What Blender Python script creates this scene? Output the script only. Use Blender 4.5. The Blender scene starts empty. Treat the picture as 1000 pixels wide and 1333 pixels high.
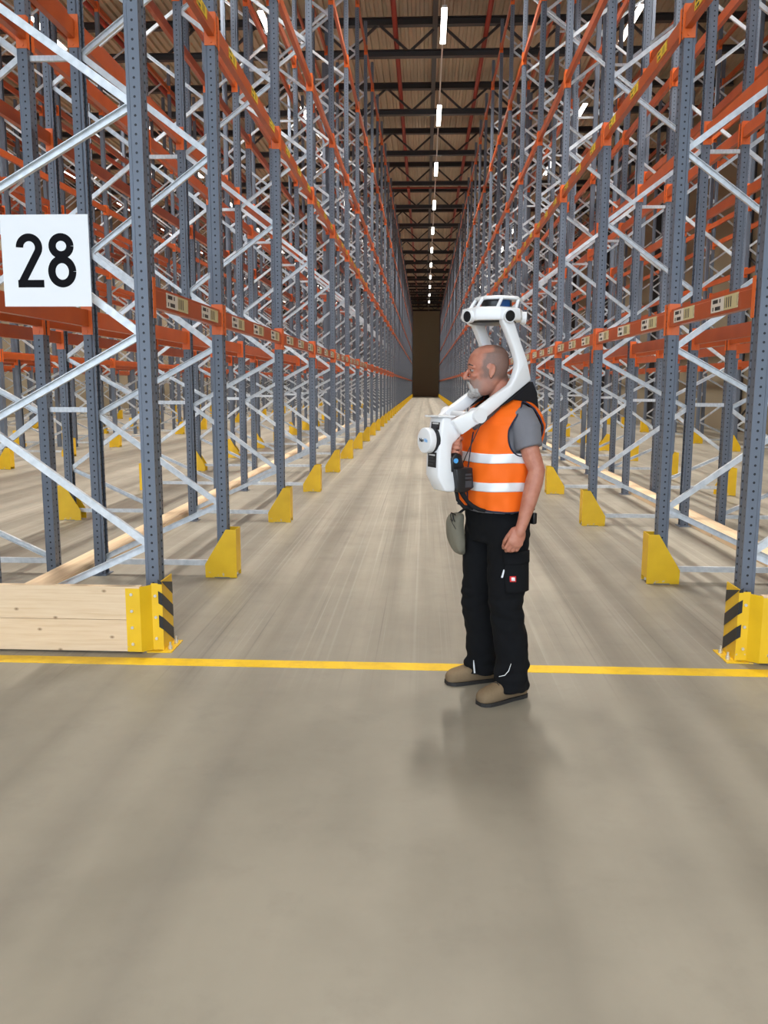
import bpy, bmesh, math, random
from mathutils import Vector, Matrix, noise
import numpy as np
random.seed(7)
S = bpy.context.scene
COL = S.collection
R = math.radians

# ------------------------------------------------------------------ camera
F_PX = 1090.0
PITCH, YAW, ROLL = R(8.643), R(2.722), R(0.2)
CAM_H = 1.58
cam_d = bpy.data.cameras.new('camera')
cam = bpy.data.objects.new('camera', cam_d); COL.objects.link(cam)
fw = Vector((-math.sin(YAW)*math.cos(PITCH), math.cos(YAW)*math.cos(PITCH), -math.sin(PITCH)))
rt = Vector((math.cos(YAW), math.sin(YAW), 0)); up = rt.cross(fw)
r2 = rt*math.cos(ROLL) + up*math.sin(ROLL); u2 = up*math.cos(ROLL) - rt*math.sin(ROLL)
mw = Matrix((( r2.x, u2.x, -fw.x, 0), (r2.y, u2.y, -fw.y, 0), (r2.z, u2.z, -fw.z, CAM_H), (0, 0, 0, 1)))
cam.matrix_world = mw
cam_d.sensor_fit = 'HORIZONTAL'; cam_d.sensor_width = 36.0
cam_d.lens = 36.0*F_PX/1000.0
cam_d.clip_start = 0.05; cam_d.clip_end = 400
S.camera = cam

# ------------------------------------------------------------------ world, light level, exposure
WORLD_STRENGTH = 3.5
LAMP_W = 285.0
world = bpy.data.worlds.new('world'); S.world = world; world.use_nodes = True
bg = world.node_tree.nodes['Background']
bg.inputs[0].default_value = (0.74, 0.86, 1.0, 1); bg.inputs[1].default_value = WORLD_STRENGTH
S.view_settings.view_transform = 'Standard'; S.view_settings.look = 'None'
S.view_settings.gamma = 1.0; S.view_settings.use_curve_mapping = False
S.view_settings.exposure = 0.22

# ------------------------------------------------------------------ layout (metres; X right, Y down the aisle)
H_CEIL = 12.75; Y_BACK = -16.0; Y_FAR = 118.0; X_LEFT = -19.5; X_RIGHT = 11.0
UW, UD = 0.11, 0.085             # upright width along the aisle, depth across
FRAME_H = 11.0; DEPTH = 1.12; PITCH_Y = 2.81; Y0, Y1 = 4.98, 6.76
FY = [Y0] + [Y1 + PITCH_Y*i for i in range(39)]
LEVELS = [2.095, 4.235, 5.74, 8.02, 10.3]

# ------------------------------------------------------------------ materials
def mat(name, col, rough=0.5, metal=0.0, spec=0.5):
    m = bpy.data.materials.new(name); m.use_nodes = True
    b = m.node_tree.nodes['Principled BSDF']
    b.inputs['Base Color'].default_value = (*col, 1); b.inputs['Roughness'].default_value = rough
    b.inputs['Metallic'].default_value = metal; b.inputs['Specular IOR Level'].default_value = spec
    return m
class NT:
    def __init__(s, m): s.m = m; s.t = m.node_tree; s.b = s.t.nodes['Principled BSDF']
    def n(s, typ, **kw):
        x = s.t.nodes.new(typ)
        for k, v in kw.items():
            if k.startswith('i_'): x.inputs[k[2:].replace('_', ' ')].default_value = v
            else: setattr(x, k, v)
        return x
    def l(s, a, b): s.t.links.new(a, b)
    def math(s, op, a, b=None, c=None, clamp=False):
        x = s.t.nodes.new('ShaderNodeMath'); x.operation = op; x.use_clamp = clamp
        for i, q in enumerate((a, b, c)):
            if q is None: continue
            if isinstance(q, (int, float)): x.inputs[i].default_value = q
            else: s.l(q, x.inputs[i])
        return x.outputs[0]
    def mix(s, fac, a, b, mode='MIX'):
        x = s.t.nodes.new('ShaderNodeMix'); x.data_type = 'RGBA'; x.blend_type = mode
        for i, q in ((0, fac), (6, a), (7, b)):
            if isinstance(q, (int, float)): x.inputs[i].default_value = q
            elif isinstance(q, tuple): x.inputs[i].default_value = (*q, 1) if len(q) == 3 else q
            else: s.l(q, x.inputs[i])
        return x.outputs[2]
    def coord(s, out='Object'): return s.n('ShaderNodeTexCoord').outputs[out]
    def mapping(s, vec, scale=(1, 1, 1), loc=(0, 0, 0)):
        x = s.n('ShaderNodeMapping'); x.inputs['Scale'].default_value = scale; x.inputs['Location'].default_value = loc
        s.l(vec, x.inputs['Vector']); return x.outputs[0]
    def noise(s, vec, scale=5, detail=4, rough=0.5):
        x = s.n('ShaderNodeTexNoise'); x.inputs['Scale'].default_value = scale
        x.inputs['Detail'].default_value = detail; x.inputs['Roughness'].default_value = rough
        s.l(vec, x.inputs['Vector']); return x.outputs['Fac']
    def ramp(s, fac, stops):
        x = s.n('ShaderNodeValToRGB'); e = x.color_ramp.elements
        while len(e) < len(stops): e.new(0.5)
        for el, (p, c) in zip(e, stops):
            el.position = p; el.color = (*c, 1) if len(c) == 3 else c
        s.l(fac, x.inputs[0]); return x.outputs[0]
    def sep(s, vec):
        x = s.n('ShaderNodeSeparateXYZ'); s.l(vec, x.inputs[0]); return x.outputs
    def bump(s, h, strength=0.3, dist=0.01):
        x = s.n('ShaderNodeBump'); x.inputs['Strength'].default_value = strength; x.inputs['Distance'].default_value = dist
        s.l(h, x.inputs['Height']); s.l(x.outputs[0], s.b.inputs['Normal'])
    def color(s, c): s.l(c, s.b.inputs['Base Color'])
    def rough(s, c): s.l(c, s.b.inputs['Roughness'])
def band(k, v, c, w):             # 1 inside |v-c|<w, soft edge
    d = k.math('ABSOLUTE', k.math('SUBTRACT', v, c))
    return k.math('SUBTRACT', 1.0, k.math('SMOOTH_MIN', k.math('DIVIDE', d, w), 1.0, 0.25), clamp=True)

M = {}
# concrete with dust, tyre streaks, drag marks and straight darker bands running down the aisle
m = M['concrete'] = mat('polished_concrete', (0.4, 0.37, 0.31), 0.42); k = NT(m)
P = k.coord(); px, py, pz = k.sep(P)
n1 = k.noise(P, 0.55, 5, 0.6); n2 = k.noise(P, 3.5, 6, 0.65)
st = k.noise(k.mapping(P, (1.6, 0.06, 1)), 2.6, 5, 0.6)
fine = k.noise(k.mapping(P, (20, 0.07, 1)), 2.2, 2, 0.5)
lane = k.math('MULTIPLY', k.math('SUBTRACT', py, 4.0), 0.8, clamp=True)       # the wheel marks belong to the aisles
blot = k.noise(k.mapping(P, (1.0, 1.0, 1), (3.1, 7.7, 0)), 1.3, 5, 0.6)
c = k.ramp(n1, [(0.3, (0.272, 0.246, 0.192)), (0.7, (0.325, 0.293, 0.230))])
c = k.mix(0.5, c, k.ramp(blot, [(0.34, (0.245, 0.221, 0.172)), (0.62, (0.345, 0.311, 0.244))]))
c = k.mix(k.math('ADD', 0.05, k.math('MULTIPLY', lane, 0.38)), c, k.ramp(st, [(0.36, (0.165, 0.147, 0.116)), (0.62, (0.340, 0.305, 0.240))]))
c = k.mix(k.math('MULTIPLY', lane, k.math('MULTIPLY', k.math('SUBTRACT', fine, 0.60, clamp=True), 5.0, clamp=True)), c, (0.42, 0.39, 0.33))
c = k.mix(k.math('MULTIPLY', lane, k.math('MULTIPLY', k.math('SUBTRACT', 0.40, fine, clamp=True), 4.5, clamp=True)), c, (0.145, 0.13, 0.108))
for bx, bw, amt in ((-0.82, 0.12, 0.30), (-1.28, 0.14, 0.30), (-2.03, 0.13, 0.36), (-1.66, .05, .18), (0.42, 0.08, 0.14), (0.86, 0.10, 0.18), (1.12, 0.15, 0.2), (-2.5, 0.1, .25)):  # darker lengthwise bands at set places across the floor
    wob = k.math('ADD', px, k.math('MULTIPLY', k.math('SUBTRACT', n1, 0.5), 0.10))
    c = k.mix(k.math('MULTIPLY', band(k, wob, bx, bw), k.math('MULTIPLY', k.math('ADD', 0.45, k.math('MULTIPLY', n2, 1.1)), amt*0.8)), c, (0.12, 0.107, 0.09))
for bx, bw in ((-0.045, 0.014), (0.73, 0.018), (-0.55, 0.012), (-0.62, 0.010)):
    c = k.mix(k.math('MULTIPLY', k.math('MULTIPLY', band(k, px, bx, bw), lane), 0.3), c, (0.46, 0.43, 0.37))
c = k.mix(k.math('MULTIPLY', k.math('SUBTRACT', n2, 0.55, clamp=True), 1.2, clamp=True), c, (0.19, 0.17, 0.14))
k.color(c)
k.rough(k.math('ADD', 0.36, k.math('MULTIPLY', n2, 0.25)))
k.bump(n2, 0.06, 0.01)

def steel(name, base, dots):
    m = mat(name, base, 0.45, 0.1, 0.4); k = NT(m); P = k.coord(); n = k.noise(P, 6, 3)
    c = k.mix(n, tuple(v*0.86 for v in base), tuple(min(1, v*1.12) for v in base))
    if dots:
        x, y, z = k.sep(P)
        dz = k.math('SUBTRACT', k.math('MODULO', z, 0.05), 0.025)
        dx = k.math('SUBTRACT', x, 0.035 if dots > 0 else -0.035)
        dy = k.math('SUBTRACT', k.math('ABSOLUTE', y), 0.032)
        side = k.math('GREATER_THAN', k.math('ABSOLUTE', y), UW/2 - 0.002)
        ee = k.math('ADD', k.math('MULTIPLY', side, dx), k.math('MULTIPLY', k.math('SUBTRACT', 1.0, side), dy))
        rr = k.math('SQRT', k.math('ADD', k.math('MULTIPLY', dz, dz), k.math('MULTIPLY', ee, ee)))
        hole = k.math('LESS_THAN', rr, 0.0072)
        c = k.mix(hole, c, (0.012, 0.014, 0.018))
    k.color(c); return m
STEEL = (0.145, 0.170, 0.214)
M['upr+'] = steel('bluegrey_perforated_steel', STEEL, 1); M['upr-'] = steel('bluegrey_perforated_steel_mirrored', STEEL, -1)
M['steel'] = steel('bluegrey_steel', STEEL, 0)
m = M['galv'] = mat('galvanised_steel', (0.66, 0.70, 0.73), 0.38, 0.2); k = NT(m)
k.color(k.ramp(k.noise(k.coord(), 22, 3), [(0.3, (0.56, 0.60, 0.63)), (0.7, (0.74, 0.77, 0.80))]))
m = M['orange'] = mat('orange_painted_steel', (0.46, 0.085, 0.014), 0.34); k = NT(m)
k.color(k.ramp(k.noise(k.coord(), 3, 3), [(0.3, (0.42, 0.070, 0.011)), (0.7, (0.52, 0.098, 0.016))]))
m = M['yellow'] = mat('yellow_painted_steel', (0.78, 0.46, 0.012), 0.45); k = NT(m)
P = k.coord(); z = k.sep(P)[2]; n = k.noise(P, 24, 5, 0.7)
chip = k.math('MULTIPLY', k.math('GREATER_THAN', n, 0.6), k.math('LESS_THAN', z, 0.05))
k.color(k.mix(chip, k.ramp(k.noise(P, 5, 3), [(0.3, (0.78, 0.47, 0.008)), (0.7, (0.88, 0.56, 0.012))]), (0.62, 0.5, 0.3)))
M['black'] = mat('black_paint', (0.012, 0.012, 0.013), 0.4)
m = M['line'] = mat('yellow_floor_paint', (0.83, 0.52, 0.012), 0.5); k = NT(m)
k.color(k.ramp(k.noise(k.coord(), 9, 5, 0.7), [(0.25, (0.70, 0.42, 0.02)), (0.55, (0.86, 0.55, 0.012))]))
m = M['wood'] = mat('pale_spruce', (0.7, 0.5, 0.3), 0.6); k = NT(m)
P = k.coord(); nn = k.noise(k.mapping(P, (1.2, 1.2, 26)), 2.0, 5, 0.6)
c = k.ramp(nn, [(0.25, (0.66, 0.46, 0.27)), (0.5, (0.76, 0.57, 0.37)), (0.75, (0.82, 0.65, 0.45))])
vo = k.n('ShaderNodeTexVoronoi'); vo.inputs['Scale'].default_value = 3.3; vo.voronoi_dimensions = '2D'; wx, wy, wz = k.sep(P); cbw = k.n('ShaderNodeCombineXYZ'); k.l(wx, cbw.inputs[0]); k.l(k.math('MULTIPLY', wz, 1.5), cbw.inputs[1]); k.l(cbw.outputs[0], vo.inputs['Vector'])
kn = k.math('SUBTRACT', 1.0, k.math('MULTIPLY', vo.outputs['Distance'], 17.0), clamp=True)
c = k.mix(kn, c, (0.20, 0.10, 0.04)); k.color(c); k.bump(nn, 0.1, 0.004)
m = M['wood_y'] = mat('pale_spruce_lengthwise', (0.7, 0.5, 0.3), 0.6); k = NT(m)
P = k.coord(); k.color(k.ramp(k.noise(k.mapping(P, (22, 0.6, 22)), 2.0, 5, 0.6), [(0.25, (0.60, 0.42, 0.24)), (0.5, (0.72, 0.53, 0.33)), (0.75, (0.79, 0.61, 0.41))]))
m = M['sheet'] = mat('ribbed_roof_sheet', (0.52, 0.42, 0.31), 0.5); k = NT(m)
k.color(k.ramp(k.noise(k.coord(), 0.4, 3), [(0.3, (0.45, 0.385, 0.275)), (0.7, (0.54, 0.465, 0.34))]))
M['dark'] = mat('dark_structural_steel', (0.045, 0.043, 0.045), 0.5)
M['redpipe'] = mat('oxide_red_pipe', (0.30, 0.035, 0.022), 0.45)
m = M['wall'] = mat('beige_wall_panel', (0.33, 0.28, 0.19), 0.7); k = NT(m)
k.color(k.ramp(k.noise(k.coord(), 0.3, 3), [(0.3, (0.31, 0.262, 0.178)), (0.7, (0.36, 0.305, 0.21))]))
M['wallend'] = mat('olive_brown_end_wall', (0.66, 0.58, 0.42), 0.8)
M['lampw'] = mat('white_lamp_housing', (0.7, 0.7, 0.68), 0.4)
m = M['lamp'] = mat('lamp_diffuser', (1, 1, 1), 0.4); b = m.node_tree.nodes['Principled BSDF']
b.inputs['Emission Color'].default_value = (1.0, 0.95, 0.86, 1); b.inputs['Emission Strength'].default_value = 9.0
M['signw'] = mat('white_sign_panel', (0.88, 0.9, 0.92), 0.45)
M['ink'] = mat('black_ink', (0.008, 0.008, 0.01), 0.8, 0, 0.1)
def label_mat(name, left, right):
    m = mat(name, left, 0.45); k = NT(m)
    uv = k.coord('UV'); x, y, _ = k.sep(uv)
    br = k.n('ShaderNodeTexWhiteNoise', noise_dimensions='1D'); k.l(k.math('FLOOR', k.math('MULTIPLY', x, 26.0)), br.inputs['W'])
    bars = k.math('GREATER_THAN', br.outputs['Value'], 0.5)
    mask = k.math('MULTIPLY', k.math('GREATER_THAN', x, 0.52), k.math('LESS_THAN', x, 0.97))
    mask = k.math('MULTIPLY', mask, k.math('LESS_THAN', k.math('ABSOLUTE', k.math('SUBTRACT', y, 0.5)), 0.36))
    b2 = k.n('ShaderNodeTexWhiteNoise', noise_dimensions='2D')
    cb = k.n('ShaderNodeCombineXYZ'); k.l(k.math('FLOOR', k.math('MULTIPLY', x, 19.0)), cb.inputs[0]); k.l(k.math('FLOOR', k.math('MULTIPLY', y, 2.0)), cb.inputs[1])
    k.l(cb.outputs[0], b2.inputs['Vector'])
    row = k.math('LESS_THAN', k.math('ABSOLUTE', k.math('SUBTRACT', k.math('FRACT', k.math('MULTIPLY', y, 2.0)), 0.5)), 0.27)
    txt = k.math('MULTIPLY', k.math('MULTIPLY', k.math('GREATER_THAN', b2.outputs['Value'], 0.38), row),
                 k.math('MULTIPLY', k.math('GREATER_THAN', x, 0.06), k.math('LESS_THAN', x, 0.45)))
    basec = k.mix(k.math('GREATER_THAN', x, 0.5), left, right)
    ink = k.math('MAXIMUM', k.math('MULTIPLY', bars, mask), txt)
    k.color(k.mix(ink, basec, (0.02, 0.02, 0.02))); return m
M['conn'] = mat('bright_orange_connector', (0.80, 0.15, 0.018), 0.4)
M['lab1'] = label_mat('white_location_label', (0.72, 0.68, 0.6), (0.62, 0.55, 0.30))
M['lab2'] = label_mat('yellow_location_label', (0.78, 0.56, 0.03), (0.78, 0.56, 0.03))
M['bolt'] = mat('zinc_bolt', (0.75, 0.74, 0.7), 0.3, 0.7)

# ------------------------------------------------------------------ mesh helpers
class MB:
    def __init__(s): s.v = []; s.f = []; s.mi = []; s.cur = 0
    def add(s, vs, fs):
        o = len(s.v); s.v += [tuple(p) for p in vs]; s.f += [tuple(i+o for i in f) for f in fs]; s.mi += [s.cur]*len(fs); return s
    def box(s, x0, x1, y0, y1, z0, z1):
        x0, x1 = min(x0, x1), max(x0, x1); y0, y1 = min(y0, y1), max(y0, y1); z0, z1 = min(z0, z1), max(z0, z1)
        v = [(x0,y0,z0),(x1,y0,z0),(x1,y1,z0),(x0,y1,z0),(x0,y0,z1),(x1,y0,z1),(x1,y1,z1),(x0,y1,z1)]
        return s.add(v, [(3,2,1,0),(4,5,6,7),(0,1,5,4),(1,2,6,5),(2,3,7,6),(3,0,4,7)])
    def prism(s, poly, o, ax, ay, n, t):
        """poly (2D, counter-clockwise in ax,ay) at origin o, extruded by t along n"""
        o, ax, ay, n = Vector(o), Vector(ax), Vector(ay), Vector(n)
        A = [o + ax*p[0] + ay*p[1] for p in poly]; B = [p + n*t for p in A]; k = len(poly)
        flip = ax.cross(ay).dot(n)*t < 0
        fs = [tuple(range(k))[::-1], tuple(range(k, 2*k))] + [(i, (i+1) % k, (i+1) % k + k, i + k) for i in range(k)]
        if flip: fs = [f[::-1] for f in fs]
        return s.add(A + B, fs)
    def bar(s, a, b, prof, upv=(0, 0, 1)):
        """extrude a 2D profile along a->b"""
        a, b = Vector(a), Vector(b); d = (b-a).normalized(); x = d.cross(Vector(upv)).normalized(); y = x.cross(d)
        A = [a + x*p[0] + y*p[1] for p in prof]; B = [q + (b-a) for q in A]; k = len(prof)
        return s.add(A + B, [tuple(range(k)), tuple(range(k, 2*k))[::-1]] + [(i, i+k, (i+1) % k + k, (i+1) % k) for i in range(k)])
    def cyl(s, a, b, r, n=10, r1=None):
        r1 = r if r1 is None else r1; a, b = Vector(a), Vector(b); d = (b-a).normalized()
        x = d.orthogonal().normalized(); y = d.cross(x)
        A = [a + (x*math.cos(t*2*math.pi/n) + y*math.sin(t*2*math.pi/n))*r for t in range(n)]
        B = [b + (x*math.cos(t*2*math.pi/n) + y*math.sin(t*2*math.pi/n))*r1 for t in range(n)]
        return s.add(A + B, [tuple(range(n))[::-1], tuple(range(n, 2*n))] + [(i, (i+1) % n, (i+1) % n + n, i+n) for i in range(n)])
    def loft(s, rings, cap=True):
        o = len(s.v); n = len(rings[0]); vs = [p for r in rings for p in r]; fs = []
        for j in range(len(rings)-1):
            for i in range(n):
                a, b = j*n+i, j*n+(i+1) % n; fs.append((a, b, b+n, a+n))
        if cap: fs += [tuple(range(n))[::-1], tuple(range((len(rings)-1)*n, len(rings)*n))]
        return s.add(vs, fs)
    def tube(s, path, radii, n=10, cap=True, flat=None):
        path = [Vector(p) for p in path]
        if isinstance(radii, (int, float)): radii = [radii]*len(path)
        rings = []; x = None
        for i, p in enumerate(path):
            d = (path[min(i+1, len(path)-1)] - path[max(i-1, 0)]).normalized()
            x = d.orthogonal().normalized() if x is None else (x - d*x.dot(d)).normalized()
            y = d.cross(x)
            rings.append([p + (x*math.cos(t*2*math.pi/n) + y*math.sin(t*2*math.pi/n))*radii[i] for t in range(n)])
        return s.loft(rings, cap)
    def capsule(s, path, radii, n=14):
        path = [Vector(p) for p in path]; radii = list(radii)
        d0 = (path[0]-path[1]).normalized(); d1 = (path[-1]-path[-2]).normalized(); r0, r1 = radii[0], radii[-1]
        P0 = [(path[0] + d0*r0*math.sin(a), r0*math.cos(a)) for a in (R(88), R(65), R(35))]
        P1 = [(path[-1] + d1*r1*math.sin(a), r1*math.cos(a)) for a in (R(35), R(65), R(88))]
        pts = P0 + list(zip(path, radii)) + P1
        return s.tube([p for p, _ in pts], [max(r, 1e-4) for _, r in pts], n)
    def ell(s, c, r, rot=None, n=20, m=12):
        rings = []
        for j in range(m+1):
            a = -math.pi/2 + math.pi*j/m; a = max(min(a, R(89)), R(-89))
            ring = []
            for i in range(n):
                t = 2*math.pi*i/n
                p = Vector((r[0]*math.cos(a)*math.cos(t), r[1]*math.cos(a)*math.sin(t), r[2]*math.sin(a)))
                if rot is not None: p = rot @ p
                ring.append(p + Vector(c))
            rings.append(ring)
        return s.loft(rings)
    def mesh(s, name, mats=None, smooth=False):
        me = bpy.data.meshes.new(name); me.from_pydata(s.v, [], s.f); me.update()
        for mm in (mats or []): me.materials.append(mm)
        if any(s.mi): me.polygons.foreach_set('material_index', s.mi)
        if smooth: me.polygons.foreach_set('use_smooth', [True]*len(me.polygons))
        return me
def displace(me, fn):
    n = len(me.vertices); co = np.empty(n*3, 'f'); no = np.empty(n*3, 'f')
    me.vertices.foreach_get('co', co); me.vertices.foreach_get('normal', no); co = co.reshape(-1, 3); no = no.reshape(-1, 3)
    d = np.array([fn(Vector(p)) for p in co.tolist()], 'f'); me.vertices.foreach_set('co', (co + no*d[:, None]).ravel()); me.update()
def link(name, data, parent=None, loc=None, rot=None):
    o = bpy.data.objects.new(name, data); COL.objects.link(o)
    if parent is not None: o.parent = parent
    if loc is not None: o.location = loc
    if rot is not None: o.rotation_euler = rot
    return o
def build(mb, name, material, parent=None, loc=None, rot=None, smooth=False):
    return link(name, mb.mesh(name, [M[material] if isinstance(material, str) else material], smooth), parent, loc, rot)
def tag(o, label, cat, group=None):
    o['label'] = label; o['category'] = cat
    if group: o['group'] = group
    return o
def struct(o): o['kind'] = 'structure'; return o
def empty(name, loc=(0, 0, 0), parent=None):
    o = link(name, None, parent, loc); o.empty_display_size = 0.2; return o
def evaluated(o):
    """evaluate one object alone, in a scratch scene of its own"""
    ws = bpy.data.scenes.new('work'); ws.collection.objects.link(o); vl = ws.view_layers[0]; vl.update()
    out = bpy.data.meshes.new_from_object(o.evaluated_get(vl.depsgraph))
    bpy.data.objects.remove(o); bpy.data.scenes.remove(ws); return out
def modded(mb, mods, material, smooth=True):
    """run a stack of modifiers over the builder's mesh and return the finished mesh"""
    me = mb.mesh('work'); o = bpy.data.objects.new('work', me)
    for typ, kw in mods:
        md = o.modifiers.new(typ, typ)
        for a, v in kw.items(): setattr(md, a, v)
    out = evaluated(o); bpy.data.meshes.remove(me)
    out.materials.clear()
    for q in (material if isinstance(material, list) else [material]): out.materials.append(M[q] if isinstance(q, str) else q)
    if smooth: out.polygons.foreach_set('use_smooth', [True]*len(out.polygons))
    return out
ORD = 'zeroth first second third fourth fifth sixth seventh eighth ninth tenth eleventh twelfth thirteenth fourteenth fifteenth sixteenth seventeenth eighteenth nineteenth twentieth'.split()
TENS = {2: 'twenty', 3: 'thirty', 4: 'forty'}; TENTH = {2: 'twentieth', 3: 'thirtieth', 4: 'fortieth'}
def ordinal(n): return ORD[n] if n <= 20 else (TENTH[n//10] if n % 10 == 0 else TENS[n//10] + '-' + ORD[n % 10])

# ------------------------------------------------------------------ room shell
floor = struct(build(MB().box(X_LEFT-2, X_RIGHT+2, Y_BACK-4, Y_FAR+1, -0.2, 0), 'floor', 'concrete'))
build(MB().box(X_LEFT, X_RIGHT, 4.505, 4.625, 0.0, 0.002), 'painted_line', 'line', floor)
# ribbed roof sheet, ribs running down the building
prof = []; x = X_LEFT - 0.5; p = 0.25
while x < X_RIGHT + 0.5:
    prof += [(x, H_CEIL), (x+0.10, H_CEIL), (x+0.125, H_CEIL+0.08), (x+0.225, H_CEIL+0.08)]; x += p
vs = [(a, Y_BACK, b) for a, b in prof] + [(a, Y_FAR+0.5, b) for a, b in prof]; n = len(prof)
mb = MB().add(vs, [(i, i+1, i+1+n, i+n) for i in range(n-1)])
ceiling = struct(build(mb, 'ceiling', 'sheet'))
struct(build(MB().box(X_LEFT-1, X_RIGHT+1, Y_FAR, Y_FAR+0.3, 0, H_CEIL+0.3), 'wall_far', 'wallend'))
wr = struct(build(MB().box(X_RIGHT, X_RIGHT+0.3, Y_BACK, Y_FAR, 0, H_CEIL+0.3), 'wall_right', 'wall'))
wl = struct(build(MB().box(X_LEFT-0.3, X_LEFT, Y_BACK, Y_FAR, 0, H_CEIL+0.3), 'wall_left', 'wall'))
colm = MB().box(-0.35, 0, -0.2, 0.2, 0, 11.4).mesh('column', [M['dark']])
for i in range(11):
    link('column', colm, wr, (X_RIGHT, 8 + i*11.04, 0))
xb = MB().tube([(X_RIGHT-0.2, 19.2, 0.3), (X_RIGHT-0.2, 29.8, 6.0)], 0.04, 6); xb2 = MB().tube([(X_RIGHT-0.2, 29.8, 0.3), (X_RIGHT-0.2, 19.2, 6.0)], 0.04, 6)
build(xb, 'cross_brace', 'dark', wr); build(xb2, 'cross_brace', 'dark', wr)

# roof trusses: bottom and top chord with W diagonals
HB, HT = 11.4, 12.4; TY = [27.2 + 5.52*i for i in range(-7, 17)]
def ibeam(h, w, t=0.02): return [(-w/2,-h/2),(w/2,-h/2),(w/2,-h/2+t),(t/2,-h/2+t),(t/2,h/2-t),(w/2,h/2-t),(w/2,h/2),(-w/2,h/2),(-w/2,h/2-t),(-t/2,h/2-t),(-t/2,-h/2+t),(-w/2,-h/2+t)]
bc = MB().bar((X_LEFT, 0, HB+0.1), (X_RIGHT, 0, HB+0.1), ibeam(0.2, 0.2)).mesh('bottom_chord', [M['dark']])
tc = MB().bar((X_LEFT, 0, HT), (X_RIGHT, 0, HT), ibeam(0.22, 0.22)).mesh('top_chord', [M['dark']])
PW = 1.86
dg_up = MB().bar((0, 0, HB+0.15), (PW/2, 0, HT-0.05), [(-.035,-.035),(.035,-.035),(.035,.035),(-.035,.035)], (0, 1, 0)).mesh('diagonal', [M['dark']])
dg_dn = MB().bar((0, 0, HT-0.05), (PW/2, 0, HB+0.15), [(-.035,-.035),(.035,-.035),(.035,.035),(-.035,.035)], (0, 1, 0)).mesh('diagonal', [M['dark']])
alld = MB()
for i in range(-10, 6):
    for a, b in (((-0.58+i*PW, HB+.15), (-0.58+(i+.5)*PW, HT-.05)), ((-0.58+(i+.5)*PW, HT-.05), (-0.58+(i+1)*PW, HB+.15))):
        alld.bar((a[0], 0, a[1]), (b[0], 0, b[1]), [(-.035,-.035),(.035,-.035),(.035,.035),(-.035,.035)], (0, 1, 0))
far_web = alld.mesh('web', [M['dark']])
for j, y in enumerate(TY):
    t = empty('roof_truss', (0, y, 0), ceiling)
    link('bottom_chord', bc, t); link('top_chord', tc, t)
    if 7 <= j <= 11:
        for i in range(-4, 5):
            link('diagonal', dg_up, t, (-0.58+i*PW, 0, 0)); link('diagonal', dg_dn, t, (-0.58+(i+.5)*PW, 0, 0))
    else: link('web', far_web, t)
def pipe(x, z, r, mt, name, parent=ceiling): return build(MB().tube([(x, Y_BACK, z), (x, Y_FAR, z)], r, 10), name, mt, parent, smooth=True)
for x in (-0.98, 1.72, -6.8, -9.5, 7.6): pipe(x, 12.0, 0.075, 'redpipe', 'sprinkler_pipe')
build(MB().tube([(-3.5, 46.5, 11.9), (4.5, 46.5, 11.9)], 0.045, 8), 'sprinkler_pipe', 'redpipe', ceiling)
build(MB().box(0.12, 0.27, Y_BACK, Y_FAR, 12.16, 12.24), 'cable_tray', 'dark', ceiling)

# ------------------------------------------------------------------ strip lights hung under the trusses
LX = [(0.41, 'over the middle aisle'), (5.45, 'over the right-hand aisle'), (-4.4, 'over the second aisle leftwards'), (-10.6, 'over the third aisle leftwards'), (-16.6, 'over the leftmost aisle')]
ZL = 11.2
lh = MB().box(-0.06, 0.06, -1.15, 1.15, 0.025, 0.085).box(-0.02, 0.02, -0.9, -0.86, 0.085, 0.15).box(-0.02, 0.02, 0.86, 0.9, 0.085, 0.15).mesh('housing', [M['lampw']])
ld = MB().box(-0.075, 0.075, -1.14, 1.14, 0.0, 0.024).mesh('diffuser', [M['lamp']])
adata = bpy.data.lights.new('lamp_light', 'AREA'); adata.shape = 'RECTANGLE'; adata.size = 0.16; adata.size_y = 2.3
adata.energy = LAMP_W; adata.color = (1.0, 0.965, 0.91); adata.spread = R(110)
def lamp(x, y, label, group, light=True):
    o = tag(empty('strip_light', (x, y, ZL)), label, 'light', group)
    link('housing', lh, o); link('diffuser', ld, o)
    if light: link('lamp_light', adata, o, (0, 0, -0.012))
for x, where in LX:
    g = 'strip lights ' + where
    for i in range(-2, 11):
        y = 24.55 + 7.65*i
        lab = f'LED strip light {where}, {ordinal(i+3)} from the near end'
        lamp(x, y, lab, g)
    build(MB().box(x-0.02, x+0.02, Y_BACK, Y_FAR-2, ZL+0.152, ZL+0.196), 'lighting_rail', 'lampw', ceiling)
for i, x in enumerate((-10.6, -4.4, 0.41, 5.45)):
    for j, y in enumerate((-6.0,)):
        lamp(x, y, f'LED strip light over the cross aisle in front of the racks, {ordinal(i+1)} from the left', 'strip lights over the cross aisle')

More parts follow.
